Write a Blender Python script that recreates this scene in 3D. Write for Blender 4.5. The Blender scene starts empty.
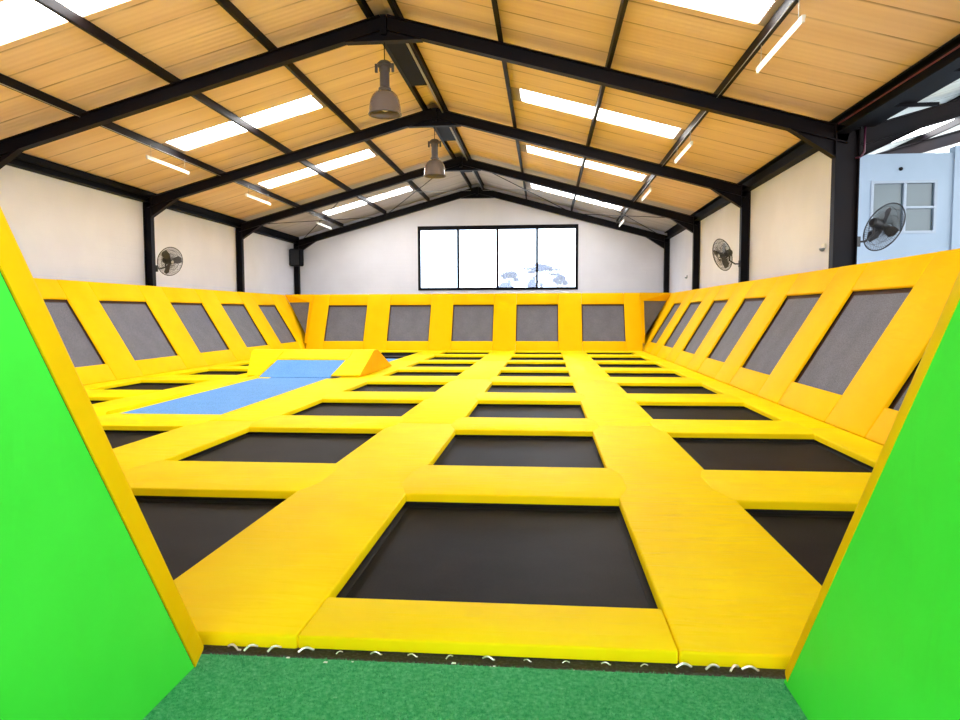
import bpy, bmesh, math, random
from mathutils import Vector, Matrix
random.seed(7)
PI = math.pi
scene = bpy.context.scene
COL = scene.collection
V = Vector

# ------------------------------------------------------------------ materials
def new_mat(name, col, rough=.5, metal=0.0, spec=.5):
    m = bpy.data.materials.new(name); m.use_nodes = True
    b = m.node_tree.nodes['Principled BSDF']
    b.inputs['Base Color'].default_value = (*col, 1)
    b.inputs['Roughness'].default_value = rough
    b.inputs['Metallic'].default_value = metal
    b.inputs['Specular IOR Level'].default_value = spec
    return m, m.node_tree, b

def node(nt, kind, **kw):
    n = nt.nodes.new(kind)
    for k, v in kw.items():
        if k in n.inputs: n.inputs[k].default_value = v
        else: setattr(n, k, v)
    return n

def ramp(nt, stops):
    r = nt.nodes.new('ShaderNodeValToRGB')
    e = r.color_ramp.elements
    e[0].position, e[0].color = stops[0][0], (*stops[0][1], 1)
    e[1].position, e[1].color = stops[-1][0], (*stops[-1][1], 1)
    for p, c in stops[1:-1]:
        x = e.new(p); x.color = (*c, 1)
    return r

def coords(nt, scale=(1, 1, 1), kind='Object', rot=(0, 0, 0)):
    tc = nt.nodes.new('ShaderNodeTexCoord'); mp = nt.nodes.new('ShaderNodeMapping')
    mp.inputs['Scale'].default_value = scale; mp.inputs['Rotation'].default_value = rot
    nt.links.new(tc.outputs[kind], mp.inputs['Vector'])
    return mp.outputs['Vector']

def bump(nt, b, height, strength=.3, dist=.01, prev=None):
    n = nt.nodes.new('ShaderNodeBump')
    n.inputs['Strength'].default_value = strength; n.inputs['Distance'].default_value = dist
    nt.links.new(height, n.inputs['Height'])
    if prev: nt.links.new(prev, n.inputs['Normal'])
    nt.links.new(n.outputs['Normal'], b.inputs['Normal'])
    return n.outputs['Normal']

def vinyl(name, c0, c1, wr=.5, rot=.5, rough=.5):
    m, nt, b = new_mat(name, c0, rough, spec=.03)
    v = coords(nt, (1, 1, 1))
    n = node(nt, 'ShaderNodeTexNoise', Scale=1.3, Detail=3.0)
    nt.links.new(v, n.inputs['Vector'])
    r = ramp(nt, [(.35, c0), (.65, c1)])
    nt.links.new(n.outputs['Fac'], r.inputs['Fac']); nt.links.new(r.outputs['Color'], b.inputs['Base Color'])
    v2 = coords(nt, (1.2, 5, 2), rot=(0, 0, rot))
    w = node(nt, 'ShaderNodeTexNoise', Scale=1.6, Detail=2.0, Distortion=.6)
    nt.links.new(v2, w.inputs['Vector'])
    p = bump(nt, b, w.outputs['Fac'], wr, .035)
    f = node(nt, 'ShaderNodeTexNoise', Scale=260.0, Detail=1.0)
    nt.links.new(coords(nt), f.inputs['Vector'])
    bump(nt, b, f.outputs['Fac'], .08, .001, p)
    return m

YEL = vinyl('yellow_vinyl', (.96, .71, .003), (.98, .78, .004), .34)
YELW = vinyl('yellow_vinyl_creased', (.95, .69, .003), (.98, .75, .004), .75, .75)
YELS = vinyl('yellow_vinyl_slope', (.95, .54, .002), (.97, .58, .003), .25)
GRN = vinyl('green_vinyl', (.065, .78, .065), (.08, .86, .08), .12, .2, .45)

def bed_mat(name, c0, c1, rough, sc):
    m, nt, b = new_mat(name, c0, rough, spec=.045)
    v = coords(nt)
    n = node(nt, 'ShaderNodeTexNoise', Scale=2.2, Detail=5.0)
    nt.links.new(v, n.inputs['Vector'])
    r = ramp(nt, [(.3, c0), (.7, c1)])
    nt.links.new(n.outputs['Fac'], r.inputs['Fac'])
    w = node(nt, 'ShaderNodeTexNoise', Scale=sc, Detail=2.0)
    nt.links.new(v, w.inputs['Vector'])
    mx = node(nt, 'ShaderNodeMix', data_type='RGBA', blend_type='MULTIPLY'); mx.inputs[0].default_value = .7
    r2 = ramp(nt, [(.3, (.55, .55, .55)), (.7, (1.3, 1.3, 1.3))])
    nt.links.new(w.outputs['Fac'], r2.inputs['Fac'])
    nt.links.new(r.outputs['Color'], mx.inputs[6]); nt.links.new(r2.outputs['Color'], mx.inputs[7])
    nt.links.new(mx.outputs[2], b.inputs['Base Color'])
    bump(nt, b, w.outputs['Fac'], .25, .002)
    return m
BED = bed_mat('black_woven_bed', (.008, .0075, .0105), (.0155, .0142, .018), .5, 160.0)
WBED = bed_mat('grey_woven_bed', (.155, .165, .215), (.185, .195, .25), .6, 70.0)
BLUE = bed_mat('blue_mat_fabric', (.13, .36, .84), (.15, .39, .88), .6, 60.0)
WEB = new_mat('black_webbing', (.006, .005, .006), .8)[0]
WEBR = new_mat('brown_webbing', (.05, .02, .012), .8)[0]
RUB, nt, b = new_mat('black_rubber', (.018, .018, .022), .7)
n = node(nt, 'ShaderNodeTexNoise', Scale=60.0, Detail=3.0); nt.links.new(coords(nt), n.inputs['Vector'])
r = ramp(nt, [(.45, (.012, .012, .015)), (.75, (.06, .06, .07))]); nt.links.new(n.outputs['Fac'], r.inputs['Fac'])
nt.links.new(r.outputs['Color'], b.inputs['Base Color'])
CHROME = new_mat('chrome', (.85, .85, .87), .35, .6)[0]
SCRAP = new_mat('white_scrap', (.85, .85, .85), .7)[0]

STEEL, nt, b = new_mat('dark_painted_steel', (.008, .006, .009), .5, spec=.12)
n = node(nt, 'ShaderNodeTexNoise', Scale=1.2, Detail=6.0); nt.links.new(coords(nt), n.inputs['Vector'])
r = ramp(nt, [(.35, (.003, .003, .006)), (.7, (.008, .004, .004))]); nt.links.new(n.outputs['Fac'], r.inputs['Fac'])
nt.links.new(r.outputs['Color'], b.inputs['Base Color'])
BLK = new_mat('black_steel', (.003, .003, .005), .6, spec=.1)[0]
REDP = new_mat('red_pipe_paint', (.13, .006, .012), .5)[0]
GALV = new_mat('galvanised_conduit', (.42, .42, .42), .4, .6)[0]
FRAME_UNDER = new_mat('court_frame_black', (.008, .008, .008), .8)[0]

# roof lining: seams run down the slope (world y varies across them)
def lining(name, ca, cb, line, mul=1.0):
    m, nt, b = new_mat(name, ca, .7, spec=.2)
    tc = nt.nodes.new('ShaderNodeTexCoord')
    n = node(nt, 'ShaderNodeTexNoise', Scale=.8, Detail=4.0)
    mp = node(nt, 'ShaderNodeMapping'); mp.inputs['Scale'].default_value = (.12, 3.2, .12)
    nt.links.new(tc.outputs['Object'], mp.inputs['Vector']); nt.links.new(mp.outputs[0], n.inputs['Vector'])
    r = ramp(nt, [(.3, ca), (.7, cb)]); nt.links.new(n.outputs['Fac'], r.inputs['Fac'])
    # thin irregular seam lines
    mp2 = node(nt, 'ShaderNodeMapping'); mp2.inputs['Scale'].default_value = (.02, 1.25, 0.0)
    nt.links.new(tc.outputs['Object'], mp2.inputs['Vector'])
    n2 = node(nt, 'ShaderNodeTexNoise', Scale=.35, Detail=0.0)
    mp3 = node(nt, 'ShaderNodeMapping'); mp3.inputs['Scale'].default_value = (.3, .5, .3)
    nt.links.new(tc.outputs['Object'], mp3.inputs['Vector']); nt.links.new(mp3.outputs[0], n2.inputs['Vector'])
    sx = node(nt, 'ShaderNodeSeparateXYZ'); nt.links.new(mp2.outputs[0], sx.inputs[0])
    ad = node(nt, 'ShaderNodeMath', operation='MULTIPLY_ADD'); nt.links.new(n2.outputs['Fac'], ad.inputs[0]); ad.inputs[1].default_value = .12
    nt.links.new(sx.outputs['Y'], ad.inputs[2])
    fr = node(nt, 'ShaderNodeMath', operation='FRACT'); nt.links.new(ad.outputs[0], fr.inputs[0])
    lr = ramp(nt, [(0, (1, 1, 1)), (.03, (1, 1, 1)), (.085, (0, 0, 0))]); nt.links.new(fr.outputs[0], lr.inputs['Fac'])
    n3 = node(nt, 'ShaderNodeTexNoise', Scale=.9, Detail=3.0)
    nt.links.new(tc.outputs['Object'], n3.inputs['Vector'])
    r3 = ramp(nt, [(.35, (.15, .15, .15)), (.65, (.9, .9, .9))]); nt.links.new(n3.outputs['Fac'], r3.inputs['Fac'])
    ml = node(nt, 'ShaderNodeMath', operation='MULTIPLY'); nt.links.new(lr.outputs['Color'], ml.inputs[0]); nt.links.new(r3.outputs['Color'], ml.inputs[1])
    mx = node(nt, 'ShaderNodeMix', data_type='RGBA')
    nt.links.new(ml.outputs[0], mx.inputs[0]); nt.links.new(r.outputs['Color'], mx.inputs[6]); mx.inputs[7].default_value = (*line, 1)
    nt.links.new(mx.outputs[2], b.inputs['Base Color'])
    wv = node(nt, 'ShaderNodeTexWave', Scale=1.9, Distortion=.3, bands_direction='Y')
    nt.links.new(tc.outputs['Object'], wv.inputs['Vector'])
    bump(nt, b, wv.outputs['Fac'], .15, .02)
    return m
LIN = lining('golden_roof_lining', (.77, .54, .36), (.90, .68, .48), (.26, .15, .07))
LING = lining('grey_roof_sheet', (.50, .45, .41), (.60, .54, .50), (.2, .17, .15))
SHEET2 = lining('pale_roof_sheet', (.62, .70, .68), (.72, .78, .77), (.2, .25, .25))

FLASH = new_mat('grey_corrugated_end', (.36, .29, .27), .6)[0]
SKY_SHEET, nt, b = new_mat('translucent_skylight', (.9, .9, .9), .6)
b.inputs['Emission Color'].default_value = (1, 1, 1, 1); b.inputs['Emission Strength'].default_value = 9.0
TUBE, nt, b = new_mat('lit_tube', (.9, .9, .9), .4)
b.inputs['Emission Color'].default_value = (1, .97, .88, 1); b.inputs['Emission Strength'].default_value = .8
WHT = new_mat('white_enamel', (.8, .8, .76), .4)[0]

def wallmat(name, c0, c1, brick=True):
    m, nt, b = new_mat(name, c0, .75, spec=.25)
    v = coords(nt)
    n = node(nt, 'ShaderNodeTexNoise', Scale=.6, Detail=5.0); nt.links.new(v, n.inputs['Vector'])
    r = ramp(nt, [(.35, c0), (.65, c1)]); nt.links.new(n.outputs['Fac'], r.inputs['Fac'])
    nt.links.new(r.outputs['Color'], b.inputs['Base Color'])
    if brick:
        tc = nt.nodes.new('ShaderNodeTexCoord'); sx = nt.nodes.new('ShaderNodeSeparateXYZ'); nt.links.new(tc.outputs['Object'], sx.inputs[0])
        a = node(nt, 'ShaderNodeMath', operation='ADD'); nt.links.new(sx.outputs['X'], a.inputs[0]); nt.links.new(sx.outputs['Y'], a.inputs[1])
        cb = nt.nodes.new('ShaderNodeCombineXYZ'); nt.links.new(a.outputs[0], cb.inputs['X']); nt.links.new(sx.outputs['Z'], cb.inputs['Y'])
        bk = node(nt, 'ShaderNodeTexBrick', Scale=1.0)
        bk.inputs['Brick Width'].default_value = .4; bk.inputs['Row Height'].default_value = .19; bk.inputs['Mortar Size'].default_value = .012
        bk.inputs['Color1'].default_value = (1, 1, 1, 1); bk.inputs['Color2'].default_value = (.85, .85, .85, 1); bk.inputs['Mortar'].default_value = (0, 0, 0, 1)
        nt.links.new(cb.outputs[0], bk.inputs['Vector'])
        bump(nt, b, bk.outputs['Color'], .3, .008)
    return m
WALL = wallmat('white_painted_block', (.73, .73, .79), (.79, .79, .85))
WALLB = wallmat('pale_blue_plaster', (.29, .37, .47), (.33, .41, .51), False)
CONC = wallmat('concrete', (.42, .40, .38), (.5, .48, .45), False)

CARPET, nt, b = new_mat('green_carpet', (.05, .26, .09), .9, spec=.1)
v = coords(nt)
n = node(nt, 'ShaderNodeTexNoise', Scale=45.0, Detail=6.0, Roughness=.8); nt.links.new(v, n.inputs['Vector'])
r = ramp(nt, [(.3, (.03, .28, .10)), (.48, (.075, .45, .20)), (.64, (.18, .60, .33)), (.74, (.65, .85, .70))]); nt.links.new(n.outputs['Fac'], r.inputs['Fac'])
nt.links.new(r.outputs['Color'], b.inputs['Base Color'])
n2 = node(nt, 'ShaderNodeTexNoise', Scale=220.0, Detail=2.0); nt.links.new(v, n2.inputs['Vector'])
bump(nt, b, n2.outputs['Fac'], .8, .006)
BLADE = new_mat('carpet_fibre', (.055, .29, .10), .8, spec=.15)[0]

GLASS = bpy.data.materials.new('window_glass'); GLASS.use_nodes = True
nt = GLASS.node_tree; nt.nodes.clear()
o = nt.nodes.new('ShaderNodeOutputMaterial'); t = node(nt, 'ShaderNodeBsdfTransparent'); t.inputs[0].default_value = (.86, .93, 1, 1)
g = node(nt, 'ShaderNodeBsdfGlossy'); g.inputs['Roughness'].default_value = .03
mx = nt.nodes.new('ShaderNodeMixShader'); mx.inputs[0].default_value = .06
nt.links.new(t.outputs[0], mx.inputs[1]); nt.links.new(g.outputs[0], mx.inputs[2]); nt.links.new(mx.outputs[0], o.inputs[0])
DGLASS = new_mat('dim_grey_glass', (.07, .11, .13), .15)[0]
BLIND = new_mat('pale_pane_reflection', (.55, .62, .68), .3)[0]
FRAMEG = new_mat('grey_window_frame', (.30, .36, .44), .5)[0]
PRISM, nt, b = new_mat('prismatic_lamp_shade', (.24, .20, .19), .15)
b.inputs['Transmission Weight'].default_value = .45
LAMPG = new_mat('lamp_body_grey', (.055, .046, .044), .45)[0]
BULB = new_mat('bulb_glass', (.85, .85, .82), .1)[0]
MESHB = new_mat('fan_cage_black', (.012, .012, .014), .45)[0]
LEAF = new_mat('glare_blue_foliage', (.03, .055, .14), .8)[0]  # dark green leaves coloured blue to imitate glare from the bright sky
BARK = new_mat('glare_blue_bark', (.06, .09, .18), .9)[0]  # same glare blue put into the bark colour
HOUSEW = new_mat('distant_house_wall', (.07, .10, .21), .8)[0]
HOUSER = new_mat('distant_house_roof', (.05, .08, .18), .8)[0]
GROUND = new_mat('pale_ground', (.45, .44, .42), .9)[0]

# ------------------------------------------------------------------ helpers
def obj(name, bm, mat, parent=None, smooth=False, M=None):
    me = bpy.data.meshes.new(name)
    if M is not None: bm.transform(M)
    bmesh.ops.recalc_face_normals(bm, faces=bm.faces[:])
    bm.to_mesh(me); bm.free()
    for m in (mat if isinstance(mat, (list, tuple)) else [mat]): me.materials.append(m)
    if smooth:
        for p in me.polygons: p.use_smooth = True
    o = bpy.data.objects.new(name, me); COL.objects.link(o)
    if parent: o.parent = parent
    return o

def tag(o, label, cat, group=None, kind=None):
    o['label'] = label; o['category'] = cat
    if group: o['group'] = group
    if kind: o['kind'] = kind
    return o

def struct(name, bm, mat, **k):
    o = obj(name, bm, mat, **k); o['kind'] = 'structure'; return o

def empty(name, loc, label, cat, group=None, rot=None):
    o = bpy.data.objects.new(name, None); COL.objects.link(o); o.location = loc
    if rot is not None: o.rotation_euler = rot
    o.empty_display_size = .1
    return tag(o, label, cat, group)

def copy_tree(o, parent=None):
    c = o.copy(); COL.objects.link(c)
    if parent: c.parent = parent
    for ch in list(o.children): copy_tree(ch, c)
    return c

def box(bm, x0, x1, y0, y1, z0, z1, mi=0):
    vs = [bm.verts.new(p) for p in ((x0,y0,z0),(x1,y0,z0),(x1,y1,z0),(x0,y1,z0),(x0,y0,z1),(x1,y0,z1),(x1,y1,z1),(x0,y1,z1))]
    for f in ((3,2,1,0),(4,5,6,7),(0,1,5,4),(1,2,6,5),(2,3,7,6),(3,0,4,7)):
        bm.faces.new([vs[i] for i in f]).material_index = mi
    return bm

def B(*a): return box(bmesh.new(), *a)

def prism(bm, pts, vec, mi=0):
    a = [bm.verts.new(p) for p in pts]; b_ = [bm.verts.new(V(p) + V(vec)) for p in pts]
    n = len(pts); bm.faces.new(a[::-1]).material_index = mi; bm.faces.new(b_).material_index = mi
    for i in range(n): bm.faces.new((a[i], a[(i+1) % n], b_[(i+1) % n], b_[i])).material_index = mi
    return bm

def tube(bm, pts, r, seg=8, cap=True):
    pts = [V(p) for p in pts]; rings = []
    ref = None
    for i, p in enumerate(pts):
        d = (pts[min(i+1, len(pts)-1)] - pts[max(i-1, 0)]).normalized()
        if ref is None: ref = V((0, 0, 1)) if abs(d.z) < .9 else V((1, 0, 0))
        u = d.cross(ref).normalized(); w = u.cross(d).normalized(); ref = w
        rr = r[i] if isinstance(r, (list, tuple)) else r
        rings.append([bm.verts.new(p + (u*math.cos(2*PI*k/seg) + w*math.sin(2*PI*k/seg))*rr) for k in range(seg)])
    for a, b_ in zip(rings, rings[1:]):
        for k in range(seg): bm.faces.new((a[k], a[(k+1) % seg], b_[(k+1) % seg], b_[k]))
    if cap: bm.faces.new(rings[0]); bm.faces.new(rings[-1][::-1])
    return bm

def ring(bm, c, R, r, seg=32, s=6, M=None):
    rs = []
    for i in range(seg):
        a = 2*PI*i/seg; d = V((math.cos(a), math.sin(a), 0))
        rs.append([bm.verts.new(V(c) + d*(R + r*math.cos(2*PI*k/s)) + V((0, 0, r*math.sin(2*PI*k/s)))) for k in range(s)])
    for i in range(seg):
        a, b_ = rs[i], rs[(i+1) % seg]
        for k in range(s): bm.faces.new((a[k], a[(k+1) % s], b_[(k+1) % s], b_[k]))

def lathe(bm, prof, seg=28, c=(0, 0, 0)):
    rs = [[bm.verts.new((c[0]+r*math.cos(2*PI*k/seg), c[1]+r*math.sin(2*PI*k/seg), c[2]+z)) for k in range(seg)] for r, z in prof]
    for a, b_ in zip(rs, rs[1:]):
        for k in range(seg): bm.faces.new((a[k], a[(k+1) % seg], b_[(k+1) % seg], b_[k]))

def pad_bm(poly, t, bev=.03, seg=3):
    """padded cushion: outline poly (x,y) counted at its top, thickness t downwards, rounded edges"""
    bm = bmesh.new()
    top = [bm.verts.new((x, y, 0)) for x, y in poly]; bot = [bm.verts.new((x, y, -t)) for x, y in poly]
    n = len(poly); bm.faces.new(top); bm.faces.new(bot[::-1])
    for i in range(n): bm.faces.new((top[i], bot[i], bot[(i+1) % n], top[(i+1) % n]))
    bmesh.ops.recalc_face_normals(bm, faces=bm.faces[:])
    bm.edges.ensure_lookup_table()
    es = [e for e in bm.edges if not all(abs(v.co.z + t) < 1e-5 for v in e.verts)]
    bmesh.ops.bevel(bm, geom=es, offset=min(bev, t*.8), segments=seg, profile=.5, affect='EDGES')
    return bm

def rect(x0, x1, y0, y1): return [(x0, y0), (x1, y0), (x1, y1), (x0, y1)]

# ------------------------------------------------------------------ measures
cols = {'outer': (-9.74, -8.03), 'blue': (-6.85, -5.135), 'left': (-4.16, -2.235), 'mid': (-1.225, .635), 'right': (1.625, 3.505)}
colname = {'outer': 'far left column', 'blue': 'blue mat column', 'left': 'column left of the middle',
           'mid': 'middle column', 'right': 'right hand column'}
near = [3.78, 7.25, 10.66, 14.04, 17.62, 20.64, 23.7, 27.08]
far = [6.06, 9.50, 12.77, 16.14, 19.55, 22.85, 26.2, 29.1]
rowname = ['first row from the front', 'second row from the front', 'third row from the front', 'fourth row from the front',
           'fifth row from the front', 'sixth row from the front', 'seventh row from the front', 'last row at the back']
Y0 = 3.30; YB = 29.63; XRB = 4.036; XLB = -10.352; LEAN = .595; LEANB = .505; ZT = 2.447
ZFL = -1.1; T = .06
XRW = 5.93; XLW = -12.64
F = [14.772 + 6.666*k for k in range(-3, 4)]      # portal frames, nearest visible is index 3
XM = -3.35; S = .274; ZR = 7.444

# ------------------------------------------------------------------ floor, deck frame, carpet
struct('floor', B(XLW-.3, 20, -9, 36, ZFL-.1, ZFL), CONC)
bm = bmesh.new()
box(bm, -1.72, 1.17, -3.0, 3.175, ZFL, -.05)
struct('floor_entrance', bm, CARPET)
# carpet pile
bm = bmesh.new(); rnd = random.Random(3)
for i in range(52000):
    x = rnd.uniform(-1.62, 1.07); y = 2.35 + (rnd.random())*.825 if rnd.random() < .8 else rnd.uniform(1.2, 2.35)
    h = rnd.uniform(.006, .013); a = rnd.uniform(0, PI); dx, dy = math.cos(a)*.0022, math.sin(a)*.0022
    lx, ly = rnd.uniform(-.006, .006), rnd.uniform(-.006, .006)
    bm.faces.new([bm.verts.new(p) for p in ((x-dx, y-dy, -.0505), (x+dx, y+dy, -.0505), (x+lx, y+ly, -.05+h))])
me = bpy.data.meshes.new('carpet_pile'); bm.to_mesh(me); bm.free(); me.materials.append(CARPET)
o = bpy.data.objects.new('carpet_pile', me); COL.objects.link(o)
tag(o, 'short green artificial grass pile on the entrance floor', 'carpet', kind='stuff')
# rubber strip at the court's edge
o = obj('rubber_strip', B(-1.85, 1.25, 3.176, 3.41, -.16, -.066), RUB)
tag(o, 'black rubber strip between the green carpet and yellow pads', 'rubber edging')
# court frame under the pads (black steel deck)
bm = bmesh.new()
xs = [XLB, cols['outer'][0], cols['outer'][1], cols['blue'][0], cols['blue'][1], cols['left'][0], cols['left'][1], cols['mid'][0], cols['mid'][1], cols['right'][0], cols['right'][1], XRB]
e = .09
for i in range(0, 12, 2): box(bm, xs[i]+(.0 if i == 0 else e), xs[i+1]-(0 if i == 10 else e), 3.42, YB, -.20, -T-.002)
ysb = [(3.42, near[0])] + [(far[i], near[i+1]) for i in range(7)] + [(far[7], YB)]
for k, (cx0, cx1) in cols.items():
    for a, b_ in ysb: box(bm, cx0-e, cx1+e, a+(0 if a < 3.5 else e), b_-(e if b_ < YB else 0), -.20, -T-.002)
for i in range(0, 12, 2):
    for y in [3.6] + [ (far[j]+near[j+1])/2 for j in range(7)] + [29.4]:
        xm = (xs[i]+xs[i+1])/2; box(bm, xm-.05, xm+.05, y-.05, y+.05, ZFL, -.2)
o = struct('floor_court_frame', bm, FRAME_UNDER)

# ------------------------------------------------------------------ trampolines (beds)
def bed(x0, x1, y0, y1, label, group, mat=BED, web=WEB):
    z = -.115; g = .05
    bm = B(x0-g, x1+g, y0-g, y1+g, z-.008, z)
    o = obj('trampoline_bed', bm, mat); tag(o, label, 'trampoline', group)
    bm = bmesh.new(); w = .075
    box(bm, x0-g, x1+g, y0-g, y0-g+w, z+.0005, z+.004); box(bm, x0-g, x1+g, y1+g-w-.02, y1+g, z+.0005, z+.004)
    box(bm, x0-g, x0-g+w, y0-g+w, y1+g-w-.02, z+.0005, z+.004); box(bm, x1+g-w, x1+g, y0-g+w, y1+g-w-.02, z+.0005, z+.004)
    obj('edge_webbing', bm, web, o)
    return o
for ck, (x0, x1) in cols.items():
    for i in range(8):
        if ck == 'blue' and i >= 2: continue
        bed(x0, x1, near[i], far[i], 'black trampoline bed in the %s, %s' % (colname[ck], rowname[i]), 'black trampolines in the court floor')

# ------------------------------------------------------------------ flat pads
def place_pad(name, poly, z, label, cat, group, mat=YEL, t=T, bev=.03):
    bm = pad_bm(poly, t, bev)
    xs_ = [p[0] for p in poly]; ys_ = [p[1] for p in poly]
    c = V(((min(xs_)+max(xs_))/2, (min(ys_)+max(ys_))/2, 0))
    bm.transform(Matrix.Translation(-c))
    o = obj(name, bm, mat, smooth=True); o.location = (c.x, c.y, z)
    sharpen(o)
    tag(o, label, cat, group); return o
def sharpen(o):
    me = o.data
    try: me.set_sharp_from_angle(angle=math.radians(50))
    except Exception: pass
segs = [(Y0, 10.03), (10.032, 16.83), (16.832, 23.33), (23.332, 29.12)]
segn = ['nearest the entrance', 'second stretch from the entrance', 'third stretch from the entrance', 'stretch at the far back']
stripn = ['along the foot of the left wall slope', 'left of the blue mats', 'right of the blue mats', 'left of the middle column', 'right of the middle column', 'along the foot of the right wall slope']
for i in range(6):
    x0, x1 = xs[2*i], xs[2*i+1]
    for j, (a, b_) in enumerate(segs):
        poly = rect(x0+.003, x1, a, b_)
        if i == 1 and j == 1: poly = [(x0, a), (x1, a), (x1, 10.6), (-7.12, b_), (x0, b_)]
        if i == 2 and j == 1: poly = [(x0, a), (x1, a), (x1, b_), (-5.36, b_), (x0, 10.6)]
        place_pad('walkway_pad', poly, 0, 'long yellow pad %s, %s' % (stripn[i], segn[j]), 'pad', 'long yellow pads between trampoline columns', YELW if i == 4 else YEL, .07, .016)
# front border pads in three visible lengths, cut by the entrance
fn = {'outer': 'in front of the far left trampoline column', 'blue': 'in front of the second trampoline column from the left', 'left': 'beside the left green wall', 'mid': 'at the entrance in front of the nearest trampoline', 'right': 'beside the right green wall'}
for ck, (a, b_) in cols.items():
    place_pad('border_pad', rect(a+.004, b_-.004, Y0-.004, near[0]), .003, 'yellow front border pad ' + fn[ck], 'pad', 'front border pads', YEL, .062, .012)
place = {}
for ck, (x0, x1) in cols.items():
    for i in range(1, 8):
        if ck == 'blue' and i >= 3: continue
        a, b_ = far[i-1], near[i]
        g = .12
        nearx = 'between the %s and %s of the %s' % (rowname[i-1].split(' row')[0], rowname[i].split(' row')[0] + ' rows', colname[ck])
        poly = [(x0-.015, a), (x1+.015, a), (x1+g, a+.36), (x1+g, b_-.30), (x1+.04, b_), (x0-.04, b_), (x0-g, b_-.30), (x0-g, a+.36)]
        place_pad('cross_pad', poly, .003, 'yellow cross pad %s' % nearx, 'pad', 'yellow cross pads between trampoline rows', YEL, .072, .018)
# back border pads
a, b_ = 29.14, YB
bx = [(XLB, xs[3]), (xs[3]+.01, xs[5]), (xs[5]+.01, xs[7]), (xs[7]+.01, xs[9]), (xs[9]+.01, XRB)]
bn = ['in the left corner', 'behind the blue mats', 'left of its middle', 'in its middle', 'in the right corner']
for (p, q), nme in zip(bx, bn):
    place_pad('border_pad', rect(p, q, a, b_), 0, 'thin yellow back border pad at the foot of the back wall, ' + nme, 'pad', 'back border pads')

# ------------------------------------------------------------------ blue mats and wedge
bx0, bx1 = cols['blue']
bm = bmesh.new(); prism(bm, [(bx0-.04, near[2]-.05, -.055), (bx1+.04, near[2]-.05, -.055), (-5.33, 17.15, -.055), (-7.16, 17.15, -.055)], (0, 0, .047))
o = obj('landing_mat', bm, BLUE)
tag(o, 'long blue mat running up to the yellow wedge', 'mat', 'blue mats')
o = obj('landing_mat', B(bx0-.02, bx1+.02, 20.85, 24.6, -.055, -.022), BLUE)
tag(o, 'short blue mat just visible behind the yellow wedge', 'mat', 'blue mats')
bm = bmesh.new(); tube(bm, [(bx0-.10, 10.6, -.02), (-7.12-.10, 17.05, -.02)], .07, 14)
o = obj('edge_bolster', bm, YEL, smooth=True); tag(o, 'rounded yellow bolster along the left edge of the blue mat', 'bolster')
bx0, bx1 = -7.13, -5.36
WX0, WX1 = -8.05, -4.6; wy0, wyt0, wyt1, wy1, wz = 17.1, 18.65, 19.05, 20.8, .60
RXL, RXR = -7.05, -5.14
wr = empty('foam_wedge', ((WX0+WX1)/2, 18.5, .02), 'big yellow foam wedge with a blue ramp face across the blue mats', 'foam wedge')
def loc(bm): bm.transform(Matrix.Translation(-wr.location)); return bm
prof = [(wy0, .02), (wyt0, wz), (wyt1, wz), (wy1, .02)]
XL4 = [-7.52, -8.02, -8.02, -8.02]
bm = bmesh.new(); va = [bm.verts.new((x, y, z)) for x, (y, z) in zip(XL4, prof)]; vb = [bm.verts.new((WX1-.02, y, z)) for y, z in prof]
bm.faces.new(va[::-1]); bm.faces.new(vb)
for q in range(4): bm.faces.new((va[q], va[(q+1) % 4], vb[(q+1) % 4], vb[q]))
bmesh.ops.bevel(bm, geom=[e for e in bm.edges if abs(e.verts[0].co.x-e.verts[1].co.x) > 1 and min(v.co.z for v in e.verts) > .3], offset=.07, segments=4, affect='EDGES')
obj('wedge_body', loc(bm), YEL, wr)
bm = bmesh.new(); prism(bm, [(WX1-.018, y, z) for y, z in prof], (.02, 0, 0)); bmesh.ops.bevel(bm, geom=bm.edges[:], offset=.008, segments=1, affect='EDGES')
p_ = obj('end_panel', loc(bm), vinyl('orange_yellow_vinyl', (.90, .40, .004), (.93, .44, .004), .2), wr); p_['label'] = 'deeper orange triangular end'
dy, dz = wyt0-wy0, wz-.02
def ramp_pt(t, n=0): L = math.hypot(dy, dz); return (wy0+dy*t - dz/L*n, .02+dz*t + dy/L*n)
def rampq(t0, t1, l0, l1, r0, r1, n0, n1, name, mat, label=None, bev=0):
    bm = bmesh.new(); a, b_, c, d = ramp_pt(t0, n0), ramp_pt(t1, n0), ramp_pt(t0, n1), ramp_pt(t1, n1)
    lo_ = [bm.verts.new(p) for p in ((l0, *a), (r0, *a), (r1, *b_), (l1, *b_))]; hi_ = [bm.verts.new(p) for p in ((l0, *c), (r0, *c), (r1, *d), (l1, *d))]
    bm.faces.new(lo_[::-1]); bm.faces.new(hi_)
    for q in range(4): bm.faces.new((lo_[q], lo_[(q+1) % 4], hi_[(q+1) % 4], hi_[q]))
    if bev: bmesh.ops.bevel(bm, geom=bm.edges[:], offset=bev, segments=2, affect='EDGES')
    o = obj(name, loc(bm), mat, wr)
    if label: o['label'] = label
TB = .575
rampq(-.05, TB, -7.16, RXL, -5.35, RXR, .004, .018, 'ramp_face', BLUE, 'blue ramp face')
rampq(0, .93, -7.50, -7.97, -7.165, RXL-.01, .004, .03, 'side_pad', YEL, None, .012)
rampq(0, .93, -5.34, RXR+.01, WX1, WX1, .004, .03, 'side_pad', YEL, None, .012)
rampq(TB+.01, .96, RXL, RXL, RXR, RXR, .004, .05, 'top_pad', YEL, None, .02)

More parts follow.
